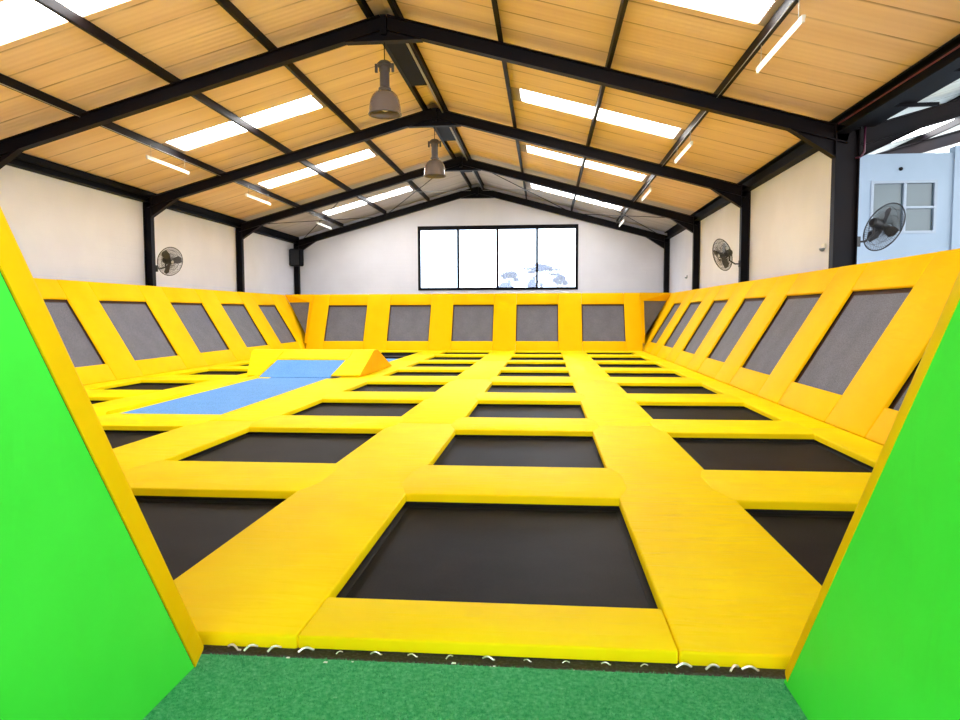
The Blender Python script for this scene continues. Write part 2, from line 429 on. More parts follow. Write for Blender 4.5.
# ------------------------------------------------------------------ sloping wall trampolines
# local frame: x along wall, y up the slope, z = normal towards the court
def slope_matrix(kind, pos):
    if kind == 'right':  x = V((0, -1, 0)); y = V((LEAN, 0, 1)).normalized(); o_ = V((XRB, pos, 0))
    if kind == 'left':   x = V((0, 1, 0));  y = V((-LEAN, 0, 1)).normalized(); o_ = V((XLB, pos, 0))
    if kind == 'back':   x = V((1, 0, 0));  y = V((0, LEANB, 1)).normalized(); o_ = V((pos, YB, 0))
    if kind == 'front':  x = V((-1, 0, 0)); y = V((0, -.71 if pos > 0 else -.6, 1)).normalized(); o_ = V((pos, 3.155 if pos > 0 else 3.155, 0))
    z = x.cross(y)
    return Matrix(((x.x, y.x, z.x, o_.x), (x.y, y.y, z.y, o_.y), (x.z, y.z, z.z, o_.z), (0, 0, 0, 1)))
def wall_panel(kind, pos, wa, wb, total, label, group, zlo=.402, zhi=1.97, sag=True, tt=.05, ztop=ZT):
    """pos: world coordinate of local x=0; the window runs from wa to wb along local x; strip fills the rest up to total"""
    k = math.hypot(LEAN, 1) if kind != 'back' else math.hypot(LEANB, 1)
    lo, hi, top = zlo*k, zhi*k, ztop*k
    M = slope_matrix(kind, pos)
    root = bpy.data.objects.new('wall_trampoline', None); COL.objects.link(root)
    root.matrix_world = M; root.empty_display_size = .1
    tag(root, label, 'wall trampoline', group)
    def part(name, bm, mat, z=0, sm=True):
        o = obj(name, bm, mat, root, smooth=sm); o.location.z = z
        if sm: sharpen(o)
        return o
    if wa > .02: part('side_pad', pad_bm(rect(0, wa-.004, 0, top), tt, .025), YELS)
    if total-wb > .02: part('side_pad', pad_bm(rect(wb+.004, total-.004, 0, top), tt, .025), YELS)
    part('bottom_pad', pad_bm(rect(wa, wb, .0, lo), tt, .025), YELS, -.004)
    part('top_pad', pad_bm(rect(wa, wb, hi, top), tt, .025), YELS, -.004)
    bm = bmesh.new(); g = .03
    box(bm, wa-g, wb+g, lo-g, hi+g, -.10, -.09)
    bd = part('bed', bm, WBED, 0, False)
    bm = bmesh.new(); w = .06
    box(bm, wa-g, wb+g, hi+g-w-.03, hi+g, -.089, -.082); box(bm, wb+g-w, wb+g, lo-g, hi+g-w-.03, -.089, -.082); box(bm, wa-g, wa+g+.012, lo-g, hi+g-w-.03, -.089, -.082); box(bm, wa+g+.012, wb+g-w, lo-g, lo+.015, -.089, -.082)
    obj('edge_webbing', bm, WEBR, bd)
    bm = bmesh.new(); box(bm, .01, total-.01, .03, top-.03, -.16, -.105); part('backing_frame', bm, FRAME_UNDER, 0, False)
    return root
orr = ['nearest', 'second', 'third', 'fourth', 'fifth', 'sixth', 'seventh', 'farthest']
# right: windows (y far, y near); module = strip beyond window (towards larger y)? strips run on the near side
Rw = [(29.45, 27.75), (26.2, 24.2), (22.65, 20.72), (19.24, 17.30), (15.95, 13.87), (12.66, 10.57), (9.28, 7.2), (5.95, 4.35)]
for i, (yf, yn) in enumerate(Rw):
    ynext = Rw[i+1][0] if i < 7 else 3.2
    start = yf if i else 31.6
    n_ = 7-i
    wall_panel('right', start, start-yf, start-yn, start-ynext, 'yellow framed grey wall trampoline on the right slope, %s from the camera' % orr[n_], 'wall trampolines on the right slope')
Lw = [(3.9, 5.95), (7.2, 9.28), (10.5, 12.6), (13.95, 16.14), (17.3, 19.53), (20.8, 22.88), (24.2, 26.21), (27.46, 29.35)]
for i, (yn, yf) in enumerate(Lw):
    prev = Lw[i-1][1] if i else 3.2
    end = yf if i < 7 else 31.15
    wall_panel('left', prev, yn-prev, yf-prev, end-prev, 'yellow framed grey wall trampoline on the left slope, %s from the camera' % orr[i], 'wall trampolines on the left slope')
Bw = [(-9.6, -7.855), (-6.82, -5.0), (-4.01, -2.24), (-1.25, .54), (1.55, 3.345)]
bnm = ['leftmost', 'second from the left', 'middle one', 'second from the right', 'rightmost']
for i, (a, b_) in enumerate(Bw):
    end = Bw[i+1][0] if i < 4 else XRB
    st = a if i else XLB
    wall_panel('back', st, a-st, b_-st, end-st, 'yellow framed grey wall trampoline on the back slope, %s of five' % bnm[i], 'wall trampolines on the back slope')
# triangular corner infills
def corner(side):
    if side == 'right': x0, sg, ye = XRB, 1, 31.6
    else: x0, sg, ye = XLB, -1, 31.15
    def AL(z): return V((x0, YB+LEANB*z, z))
    def BL(z): return V((x0+sg*LEAN*z, ye, z))
    A0 = AL(.3)
    r_ = empty('corner_infill', tuple(A0), 'small triangular grey mesh infill in the %s back corner of the slopes' % side, 'wall trampoline')
    def sheet(bm, q, back, th):
        q = [p-A0+V((-sg*.0, back, 0)) for p in q]
        prism(bm, [q[0], q[1], q[2]], (0, th, 0)); prism(bm, [q[0], q[2], q[3]], (0, th, 0))
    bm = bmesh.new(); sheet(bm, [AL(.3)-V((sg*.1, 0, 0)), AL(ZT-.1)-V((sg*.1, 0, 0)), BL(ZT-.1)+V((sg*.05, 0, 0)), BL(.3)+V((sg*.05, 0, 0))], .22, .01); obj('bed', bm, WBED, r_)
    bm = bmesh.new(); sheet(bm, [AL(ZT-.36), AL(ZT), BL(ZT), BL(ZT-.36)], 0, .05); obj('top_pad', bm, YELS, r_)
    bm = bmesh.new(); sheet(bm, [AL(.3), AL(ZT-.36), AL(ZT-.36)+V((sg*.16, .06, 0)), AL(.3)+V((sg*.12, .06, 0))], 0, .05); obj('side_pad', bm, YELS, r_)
corner('right'); corner('left')
# front slope on both sides of the entrance (seen edge on)
for (a, total, wa, wb, lb, tt) in ((-1.62, 2.9, .85, 2.6, 'left of the entrance', .13), (-4.53, 2.9, .3, 2.3, 'further left of the entrance', .13), (-7.44, 2.88, .3, 2.3, 'at the far left end', .13)):
    wall_panel('front', a, wa, wb, total, 'yellow padded front slope panel %s, seen on edge' % lb, 'front slope panels', tt=tt-.015)
wall_panel('front', XRB, .3, 2.1, XRB-1.055, 'yellow padded front slope panel right of the entrance, seen on edge', 'front slope panels', tt=.06)

# ------------------------------------------------------------------ green entrance walls
def green(x, t, off, label, side):
    k = .6 if side < 0 else .71
    y = lambda z: 3.14-off - k*z
    pts = [(x, y(-.05), -.05), (x, y(2.35), 2.35), (x, -1.5, 2.35), (x, -1.5, -.05)]
    bm = bmesh.new(); prism(bm, pts, (t, 0, 0)); bmesh.ops.bevel(bm, geom=bm.edges[:], offset=.005, segments=2, affect='EDGES')
    o = obj('side_wall_panel', bm, GRN); tag(o, label, 'padded wall', 'green entrance walls')
green(-1.625, -.10, .122, 'bright green padded wall on the left of the entrance', -1)
green(1.062, .10, .026, 'bright green padded wall on the right of the entrance', 1)

# ------------------------------------------------------------------ small springs / clips under the front pad
def clip():
    bm = bmesh.new()
    pts = [(-.022, 0, .004)] + [(-.022+.044*t/10, .0, .004+.010*math.sin(t/10*PI)) for t in range(1, 10)] + [(.022, 0, .004), (.026, .008, .0)]
    tube(bm, pts, .0035, 6); return bm
cl0 = None
cx = [-1.54, -1.45, -1.33, -1.17, -1.0, -.82, -.64, -.457, -.27, -.082, .102, .288, .468, .65, .78, .88, .95]
for i, x in enumerate(cx):
    if cl0 is None: o = cl0 = obj('spring_hook', clip(), CHROME)
    else: o = cl0.copy(); COL.objects.link(o)
    o.location = (x, 3.265, -.064); o.rotation_euler = (0, 0, rnd.uniform(-.5, .9)); s_ = rnd.uniform(.7, 1.2) if 3 < i < 13 else 1.6; o.scale = (s_, s_, s_)
    tag(o, 'tiny shiny metal hook on the rubber strip under the front pad edge', 'hook', 'metal hooks below the front pads')
for i in range(9):
    bm = bmesh.new(); x, y, s_ = rnd.uniform(-1.5, .98), rnd.uniform(3.13, 3.22), rnd.uniform(.004, .011)
    prism(bm, [(-s_, -s_*.5, 0), (s_, -s_*.6, 0), (s_*.9, s_*.5, 0), (-s_*.6, s_*.7, 0)], (0, 0, .003))
    o = obj('paper_scrap', bm, SCRAP); o.location = (x, y, -.065 if y > 3.175 else -.042)
    tag(o, 'tiny white scrap lying where the carpet meets the rubber strip', 'scrap', 'white scraps by the carpet edge')

# ------------------------------------------------------------------ building shell
def wall_box(name, *a, mat=WALL): return struct(name, B(*a), mat)
eave = lambda x: ZR + .55 - S*abs(x-XM)
wall_box('wall_left', XLW-.25, XLW, -6, 35.2, ZFL, 5.42)
wall_box('wall_right', XRW, XRW+.25, F[3]+.1, 35.2, ZFL, 5.42)
# back gable wall with window opening
WX = (-6.34, 1.585); WZ = (2.72, 5.89); YW = 34.95
bm = bmesh.new()
def gz(x): return eave(x)-.02
def slab(x0, x1, zb0, zb1, zt0, zt1): prism(bm, [(x0, YW, zb0), (x1, YW, zb1), (x1, YW, zt1), (x0, YW, zt0)], (0, .25, 0))
slab(XLW, WX[0], ZFL, ZFL, gz(XLW), gz(WX[0])); slab(WX[0], WX[1], ZFL, ZFL, WZ[0], WZ[0])
slab(WX[0], XM, WZ[1], WZ[1], gz(WX[0]), gz(XM)); slab(XM, WX[1], WZ[1], WZ[1], gz(XM), gz(WX[1])); slab(WX[1], XRW, ZFL, ZFL, gz(WX[1]), gz(XRW))
struct('wall_back', bm, WALL)
# window
win = bpy.data.objects.new('window_1', None); COL.objects.link(win); win.location = (WX[0], YW, WZ[0]); win['kind'] = 'structure'
def wl(bm): bm.transform(Matrix.Translation(-win.location)); return bm
bm = bmesh.new(); f_ = .13
box(bm, WX[0], WX[1], YW-.04, YW+.1, WZ[0], WZ[0]+f_); box(bm, WX[0], WX[1], YW-.06, YW+.1, WZ[1]-f_-.06, WZ[1])
box(bm, WX[0], WX[0]+f_, YW-.04, YW+.1, WZ[0]+f_, WZ[1]-f_-.06); box(bm, WX[1]-f_, WX[1], YW-.04, YW+.1, WZ[0]+f_, WZ[1]-f_-.06)
obj('window_frame', wl(bm), BLK, win)
mull = [-4.324, -2.372, -.42]
for m_ in mull: obj('mullion', wl(B(m_-.055, m_+.055, YW-.03, YW+.09, WZ[0]+f_, WZ[1]-f_-.06)), BLK, win)
ed = [WX[0]+f_] + mull + [WX[1]-f_]
for i in range(4): obj('window_pane', wl(B(ed[i]+(.055 if i else 0), ed[i+1]-(.055 if i < 3 else 0), YW+.03, YW+.04, WZ[0]+f_, WZ[1]-f_-.06)), GLASS, win)

# ceiling lining with skylight holes
offs = [0, 2.42, 4.6, 6.8, 9.03]
sk_off = (2.68, 6.68)
sk_y = [10.72, 18.1, 24.1, 31.2]; SKW = 1.05
ZS = ZR + .50
def ceil_half(side, name):
    bm = bmesh.new()
    ysp = [-6.0]
    for y in sk_y: ysp += [y, y+SKW]
    ysp = sorted(ysp + [F[5], 35.2]); xo = [0, sk_off[0], sk_off[1], 9.55]
    for i in range(len(ysp)-1):
        y0, y1 = ysp[i], ysp[i+1]; ish = any(abs(y0-y) < 1e-6 for y in sk_y)
        for j in range(3):
            if ish and j == 1: continue
            p = [(XM+side*xo[j], y0), (XM+side*xo[j+1], y0), (XM+side*xo[j+1], y1), (XM+side*xo[j], y1)]
            q = [(x, y, ZS - S*abs(x-XM)) for x, y in p]
            prism(bm, q, (0, 0, .06), 1 if y0 >= F[5]-.01 else 0)
    struct(name, bm, [LIN, LING])
ceil_half(-1, 'ceiling_left'); ceil_half(1, 'ceiling_right')
bayn = ['nearest bay overhead', 'second bay', 'third bay', 'farthest bay by the gable']
for side, sn in ((-1, 'left'), (1, 'right')):
    for y, bn_ in zip(sk_y, bayn):
        bm = bmesh.new(); n_ = 28
        # corrugated translucent sheet
        for k in range(n_):
            ya, yb = y-.0 + SKW*k/n_, y + SKW*(k+1)/n_
            za, zb = .035+.018*math.cos(PI*k), .035+.018*math.cos(PI*(k+1))
            q = [(XM+side*sk_off[0], ya, ZS-S*sk_off[0]+za), (XM+side*sk_off[1], ya, ZS-S*sk_off[1]+za), (XM+side*sk_off[1], yb, ZS-S*sk_off[1]+zb), (XM+side*sk_off[0], yb, ZS-S*sk_off[0]+zb)]
            prism(bm, q, (0, 0, .004))
        o = obj('skylight_panel', bm, SKY_SHEET)
        for oa, ob in ((2.46, sk_off[0]), (sk_off[1], 6.78)):
            bm = bmesh.new()
            for k in range(14):
                ya, yb = y+SKW*k/14, y+SKW*(k+1)/14; ym = (ya+yb)/2; t_ = .07 if oa > 5 else -.0
                e0, e1 = (oa, ob) if oa > 5 else (oa, ob)
                if oa > 5: q = [(XM+side*e0, ya), (XM+side*(e0-.07), ym), (XM+side*e0, yb), (XM+side*e1, yb), (XM+side*e1, ya)]
                else: q = [(XM+side*e0, ya), (XM+side*e1, ya), (XM+side*(e1+.07), ym), (XM+side*e1, yb), (XM+side*e0, yb)]
                prism(bm, [(x_, y_, ZS-S*abs(x_-XM)-.006) for x_, y_ in q], (0, 0, .004))
            fl_ = obj('end_flashing', bm, FLASH, o); fl_['label'] = 'grey scalloped end'
        tag(o, 'glowing white translucent roof sheet on the %s roof slope, %s' % (sn, bn_), 'skylight', 'translucent skylight sheets')

# portal frames
def ibeam(bm, p0, p1, depth, width, updir=V((0, 0, 1)), tf=.018, tw=.012):
    p0, p1 = V(p0), V(p1); d = (p1-p0); L = d.length; d.normalize()
    s_ = V((0, 1, 0)); u = s_.cross(d).normalized()
    if u.dot(updir) < 0: u = -u
    def bar(u0, u1, w):
        q = [p0+u*u0-s_*w/2, p0+u*u1-s_*w/2, p0+u*u1+s_*w/2, p0+u*u0+s_*w/2]
        prism(bm, q, d*L)
    bar(0, tf, width); bar(depth-tf, depth, width); bar(tf, depth-tf, tw)
XC = (-12.378, 5.68); RD = .30
fl = ['behind the camera', 'above the entrance', 'over the front of the court', 'nearest in the picture, with the lamp below its apex', 'second in the picture', 'third in the picture', 'against the back gable wall']
for i, y in enumerate(F):
    if i == 0: continue
    r_ = empty('portal_frame', (XM, y, ZFL), 'dark steel portal frame, %s' % fl[i], 'steel frame', 'portal frames')
    def pl(bm): bm.transform(Matrix.Translation(-r_.location)); return bm
    for sgn, xc in ((-1, XC[0]), (1, XC[1])):
        dpt = .46 if (sgn == 1 and i <= 3) else .245
        bm = bmesh.new()
        ibeam(bm, (xc, y, ZFL), (xc, y, 5.26), dpt, .20, V((sgn, 0, 0)))
        obj('column', pl(bm), STEEL, r_)
        bm = bmesh.new()
        zz = lambda x: ZR - S*abs(x-XM)
        ibeam(bm, (XM, y, ZR), (xc+sgn*dpt*.5, y, zz(xc+sgn*dpt*.5)), RD, .20)
        obj('rafter', pl(bm), STEEL, r_)
        xa = xc - sgn*.87
        bm = bmesh.new(); prism(bm, [(xc, y-.008, 4.64), (xa, y-.008, zz(xa)), (xc, y-.008, zz(xc))], (0, .016, 0))
        d_ = V((xa-xc, 0, zz(xa)-4.64)); L_ = d_.length; d_.normalize(); nn = V((-d_.z, 0, d_.x)); nn = nn if nn.z > 0 else -nn
        prism(bm, [V((xc, y-.1, 4.64)), V((xc, y+.1, 4.64)), V((xc, y+.1, 4.64))+nn*.016, V((xc, y-.1, 4.64))+nn*.016], d_*L_)
        obj('knee_haunch', pl(bm), STEEL, r_)
    bm = bmesh.new(); prism(bm, [(XM-.78, y-.008, 7.222), (XM+.78, y-.008, 7.222), (XM, y-.008, ZR+.02)], (0, .016, 0)); prism(bm, [(XM-.06, y-.1, ZR-.1), (XM+.06, y-.1, ZR-.1), (XM+.06, y-.1, ZR+.29), (XM-.06, y-.1, ZR+.29)], (0, .2, 0))
    box(bm, XM-.8, XM+.8, y-.1, y+.1, 7.206, 7.222)
    obj('apex_haunch', pl(bm), STEEL, r_)

# purlins
pn = {1: 'just below the ridge', 2: 'halfway down', 3: 'low down'}
for side, sn in ((-1, 'left'), (1, 'right')):
    for k in (1, 2, 3):
        x = XM + side*offs[k]; zt = ZS - S*offs[k] - .005; bm = bmesh.new()
        yb = 35.0
        box(bm, x-.035, x+.035, -5.5, yb, zt-.185, zt-.175); box(bm, x-.035*side-.005, x-.035*side+.005, -5.5, yb, zt-.175, zt-.01); box(bm, x-.035, x+.035, -5.5, yb, zt-.01, zt)
        o = obj('purlin', bm, STEEL); tag(o, 'dark steel purlin on the %s roof slope, %s' % (sn, pn[k]), 'roof beam', 'purlins')
for sgn in (-1, 1):
    x = XM + sgn*.30; zt = ZS - S*.3 - .005; bm = bmesh.new()
    box(bm, x-.04, x+.04, -5.5, 35.0, zt-.19, zt-.178); box(bm, x-.006, x+.006, -5.5, 35.0, zt-.178, zt-.01); box(bm, x-.04, x+.04, -5.5, 35, zt-.01, zt)
    o = obj('purlin', bm, STEEL); tag(o, 'dark steel ridge purlin just %s of the ridge line' % ('left' if sgn < 0 else 'right'), 'roof beam', 'purlins')
for a, b_, nme in ((F[3]+.2, F[3]+4.2, 'second'), (F[4]+.2, F[4]+3.6, 'third'), (F[5]+.2, F[5]+2.5, 'farthest')):
    o = obj('ridge_plate', B(XM-.24, XM+.20, a, b_, ZS-.30, ZS-.285), BLK); tag(o, 'black plate under the ridge in the %s roof bay' % nme, 'roof plate', 'ridge plates')
bm = bmesh.new(); tube(bm, [(XM+.25, F[3]+.12, ZS-.32), (XM+.25, 34.7, ZS-.32)], .025, 6)
o = obj('conduit', bm, GALV); tag(o, 'thin silver conduit running along the roof ridge', 'conduit')
for xc, nme in ((XM-6.8+.05, 'left'), (XM+6.8-.05, 'right')):
    bm = bmesh.new(); zc = ZS-S*6.75-.215; tube(bm, [(xc, -2, zc), (xc, 34.7, zc)], .008, 6)  # added rod stands in for skylight reflection on the purlin flange
    o = obj('conduit', bm, GALV); tag(o, 'thin silver rod imitating a reflection streak under the low purlin on the %s slope' % nme, 'conduit')
# eave beams
for nme, x0, x1, ya in (('left', XLW+.002, XLW+.24, -6), ('right', XRW-.24, XRW-.002, -6)):
    bm = bmesh.new(); m_ = x0+.1 if nme == 'left' else x1-.1
    box(bm, x0, x1, ya, 34.9, 5.10, 5.13); box(bm, x0, x1, ya, 34.9, 5.40, 5.43); box(bm, min(m_, m_+.02), max(m_, m_+.02), ya, 34.9, 5.13, 5.40)
    if nme == 'left': box(bm, x1-.02, x1, ya, 34.9, 5.25, 5.43)
    o = obj('eave_beam', bm, BLK); tag(o, 'black eave beam along the top of the %s wall' % nme, 'roof beam', 'eave beams')
# brace rods in the last bay
def roofpt(off, side, y): return V((XM+side*off, y, ZS-.26-S*off))
for side, sn in ((-1, 'left'), (1, 'right')):
    for a, b_, w in ((.3, 4.5, 'upper'), (4.7, 8.8, 'lower')):
        bm = bmesh.new(); tube(bm, [roofpt(a, side, F[5]+.12), roofpt(b_, side, F[6]-.12)], .016, 6)
        o = obj('brace_rod', bm, STEEL); tag(o, 'thin roof brace rod in the last bay, %s %s, running away down the slope' % (w, sn), 'brace rod', 'roof brace rods')
        bm = bmesh.new(); tube(bm, [roofpt(b_, side, F[5]+.12)-V((0, 0, .045)), roofpt(a, side, F[6]-.12)-V((0, 0, .045))], .016, 6)
        o = obj('brace_rod', bm, GALV if w == 'upper' else STEEL); tag(o, 'thin roof brace rod in the last bay, %s %s, running away up the slope' % (w, sn), 'brace rod', 'roof brace rods')

# ------------------------------------------------------------------ neighbouring bay on the right
def gut(): 
    bm = bmesh.new()
    box(bm, 6.0, 6.38, -6, F[3]-.12, 5.20, 5.23); box(bm, 6.0, 6.02, -6, F[3]-.12, 5.23, 5.42); box(bm, 6.36, 6.38, -6, F[3]-.12, 5.23, 5.42)
    return bm
o = obj('valley_gutter', gut(), BLK); tag(o, 'black valley gutter beside the eave beam at the upper right', 'gutter')
bm = bmesh.new(); tube(bm, [(5.66, -5, 5.24), (5.66, F[3]-.25, 5.24)], .014, 8); o = obj('sprinkler_pipe', bm, REDP); tag(o, 'thin dark red pipe running under the eave at upper right', 'pipe')
for y in (13.1, 11.3, 9.2):
    bm = bmesh.new(); box(bm, 5.95, 6.75, y-.03, y+.03, 5.14, 5.20)
    o = obj('gutter_bracket', bm, BLK); tag(o, 'black gutter bracket, %s from the near right column' % ({13.1: 'first', 11.3: 'second', 9.2: 'third'}[y]), 'bracket', 'gutter brackets')
bm = bmesh.new(); tube(bm, [(6.19, F[3]-.16, 5.20), (6.19, F[3]-.16, 4.72), (6.13, F[3]-.15, 4.62), (6.04, F[3]-.12, 4.60)], .02, 8); o = obj('down_pipe', bm, new_mat('plum_pipe', (.07, .008, .03), .4)[0], smooth=True); tag(o, 'short plum coloured pipe on the near right column', 'pipe')
z2 = lambda x: 5.25 + S*(x-6.37)
for y, nme, b0 in ((F[3], 'nearest', .56), (F[4], 'second', .35)):
    bm = bmesh.new(); x0 = 6.15
    ibeam(bm, (x0, y, z2(x0)-.33), (15.5, y, z2(15.5)-.33), .33, .2)
    if y == F[3]: prism(bm, [(6.15, y-.008, 4.62), (7.35, y-.008, z2(7.35)-.33), (6.15, y-.008, z2(6.15)-.33)], (0, .016, 0)); prism(bm, [(6.15, y-.1, 4.62), (6.15, y+.1, 4.62), (6.15, y+.1, 4.64), (6.15, y-.1, 4.64)], (1.2, 0, z2(7.35)-.33-4.62))
    o = obj('side_bay_rafter', bm, STEEL); tag(o, 'dark steel rafter of the side bay on the right, %s one' % nme, 'roof beam', 'side bay rafters')
for x, nme in ((8.4, 'lower'), (10.6, 'upper')):
    o = obj('side_bay_purlin', B(x-.035, x+.035, -5, 28.2, z2(x)+.0, z2(x)+.17), STEEL); tag(o, 'dark purlin of the side bay roof, %s one' % nme, 'roof beam', 'side bay purlins')
bm = bmesh.new()
for x0, x1, y0, y1 in ((6.2, 8.6, -6, 35), (8.6, 15.5, -6, 19.6), (8.6, 15.5, 21.2, 35), (12.6, 15.5, 19.6, 21.2)):
    prism(bm, [(x0, y0, z2(x0)+.18), (x1, y0, z2(x1)+.18), (x1, y1, z2(x1)+.18), (x0, y1, z2(x0)+.18)], (0, 0, .05))
struct('ceiling_side_bay', bm, SHEET2)
o = obj('skylight_panel', prism(bmesh.new(), [(8.6, 19.6, z2(8.6)+.19), (12.6, 19.6, z2(12.6)+.19), (12.6, 21.2, z2(12.6)+.19), (8.6, 21.2, z2(8.6)+.19)], (0, 0, .01)), SKY_SHEET)
tag(o, 'white translucent roof sheet of the side bay at the far right', 'skylight')
# office wall with window
YO = 17.0; OW = (7.37, 8.80); OZ = (3.37, 4.56)
bm = bmesh.new()
for a in ((6.19, OW[0], ZFL, 5.16), (OW[1], 9.13, ZFL, 5.16), (OW[0], OW[1], ZFL, OZ[0]), (OW[0], OW[1], OZ[1], 5.16)): box(bm, a[0], a[1], YO, YO+.2, a[2], a[3])
box(bm, 9.13, 15.5, YO-.05, YO+.2, ZFL, 5.30)
struct('wall_office', bm, WALLB)
w2 = bpy.data.objects.new('window_2', None); COL.objects.link(w2); w2.location = (OW[0], YO, OZ[0]); w2['kind'] = 'structure'
def w2l(bm): bm.transform(Matrix.Translation(-w2.location)); return bm
bm = bmesh.new(); t_ = .06
box(bm, OW[0], OW[1], YO-.02, YO+.1, OZ[0], OZ[0]+t_); box(bm, OW[0], OW[1], YO-.02, YO+.1, OZ[1]-t_, OZ[1])
for x in (OW[0], OW[1]-t_, 8.08): box(bm, x, x+t_, YO-.02, YO+.1, OZ[0]+t_, OZ[1]-t_)
box(bm, 8.14, OW[1]-t_, YO-.02, YO+.1, 3.93, 3.98)
obj('window_frame', w2l(bm), FRAMEG, w2)
for a in ((OW[0]+t_, 8.08, OZ[0]+t_, OZ[1]-t_), (8.14, OW[1]-t_, 3.98, OZ[1]-t_), (8.14, OW[1]-t_, OZ[0]+t_, 3.93)): obj('window_pane', w2l(B(a[0], a[1], YO+.05, YO+.06, a[2], a[3])), DGLASS, w2)
bm = bmesh.new(); lathe(bm, [(.0, -.01), (.03, -.01), (.04, .0), (.04, .03)], 16); o = obj('wall_fitting', bm, BLK, M=Matrix.Translation((8.0, YO-.001, 4.82)) @ Matrix.Rotation(-PI/2, 4, 'X') @ Matrix.Translation((0, 0, -.03)))
tag(o, 'small dark round fitting above the office window', 'wall fitting')
wall_box('wall_side_bay_back', XRW+.25, 15.5, 35, 35.2, ZFL, 7.9, mat=WALLB)

# ------------------------------------------------------------------ high bay lamps
def lamp(y):
    ztop = 6.80
    r_ = empty('high_bay_lamp', (XM, y, ztop), 'hanging bell shaped grey high bay lamp', 'lamp', 'high bay lamps')
    bm = bmesh.new(); tube(bm, [(0, 0, .02), (0, 0, 7.2-ztop)], .010, 6); obj('suspension_cable', bm, BLK, r_)
    bm = bmesh.new(); lathe(bm, [(.0, .03), (.10, .02), (.155, -.03), (.16, -.08), (.12, -.10), (.0, -.10)], 20); box(bm, -.20, -.15, -.03, .03, -.20, -.03); box(bm, .15, .20, -.03, .03, -.20, -.03)
    obj('mounting_bracket', bm, LAMPG, r_, smooth=False)
    bm = bmesh.new(); lathe(bm, [(.0, -.08), (.115, -.08), (.115, -.18), (.10, -.19), (.10, -.50), (.13, -.53), (.13, -.58), (.0, -.58)], 24); obj('ballast_housing', bm, LAMPG, r_, smooth=False)
    bm = bmesh.new(); prof = [(.12, -.58), (.19, -.61), (.255, -.67), (.30, -.77), (.322, -.90), (.33, -1.04), (.335, -1.06), (.325, -1.07), (.305, -1.04), (.305, -.90), (.285, -.78), (.24, -.69), (.12, -.62)]
    lathe(bm, prof, 40); obj('lamp_shade', bm, PRISM, r_, smooth=True)
    bm = bmesh.new(); ring(bm, (0, 0, -1.06), .335, .014, 40, 8); obj('shade_rim', bm, LAMPG, r_, smooth=True)
    bm = bmesh.new(); lathe(bm, [(.0, -.64), (.05, -.66), (.06, -.78), (.085, -.88), (.075, -.98), (.0, -1.01)], 20); obj('bulb', bm, BULB, r_, smooth=True)
    return r_
l1 = lamp(F[3]); l1['label'] = 'bell shaped grey high bay lamp hanging from the nearest frame, the larger in view'
l2 = copy_tree(l1); l2.location = (XM, F[4], 6.80); l2['label'] = 'bell shaped grey high bay lamp hanging from the second frame, the smaller in view'

# ------------------------------------------------------------------ fluorescent battens
def batten():
    r_ = empty('fluorescent_batten', (0, 0, 0), 'x', 'tube light', 'fluorescent tube lights')
    obj('batten_body', B(-.025, .025, -1.05, 1.05, .0, .04), WHT, r_)
    bm = bmesh.new(); tube(bm, [(0, -1.0, -.025), (0, 1.0, -.025)], .014, 10); obj('tube', bm, TUBE, r_, smooth=True)
    for s_ in (-1, 1):
        obj('lamp_holder', B(-.02, .02, s_*1.02-.02, s_*1.02+.02, -.05, .0), WHT, r_)
        bm = bmesh.new(); tube(bm, [(0, s_*.85, .05), (0, s_*.85, .34)], .006, 5); obj('hanger_wire', bm, GALV, r_)
    return r_
b0 = batten()
spots = [(-10.02, 18.24, 'left slope, nearest in view'), (-9.95, 24.0, 'left slope, second in view'), (-9.98, 31.4, 'left slope, in the last bay'),
         (3.45, 11.17, 'right slope, the nearest and largest'), (3.40, 18.2, 'right slope, second from the camera'), (3.38, 24.5, 'right slope, third from the camera'), (3.36, 32.0, 'right slope, in the last bay')]
for i, (x, y, lb) in enumerate(spots):
    o = b0 if i == 0 else copy_tree(b0)
    o.location = (x, y, 5.55); o['label'] = 'white tube light hung under the low purlin of the ' + lb

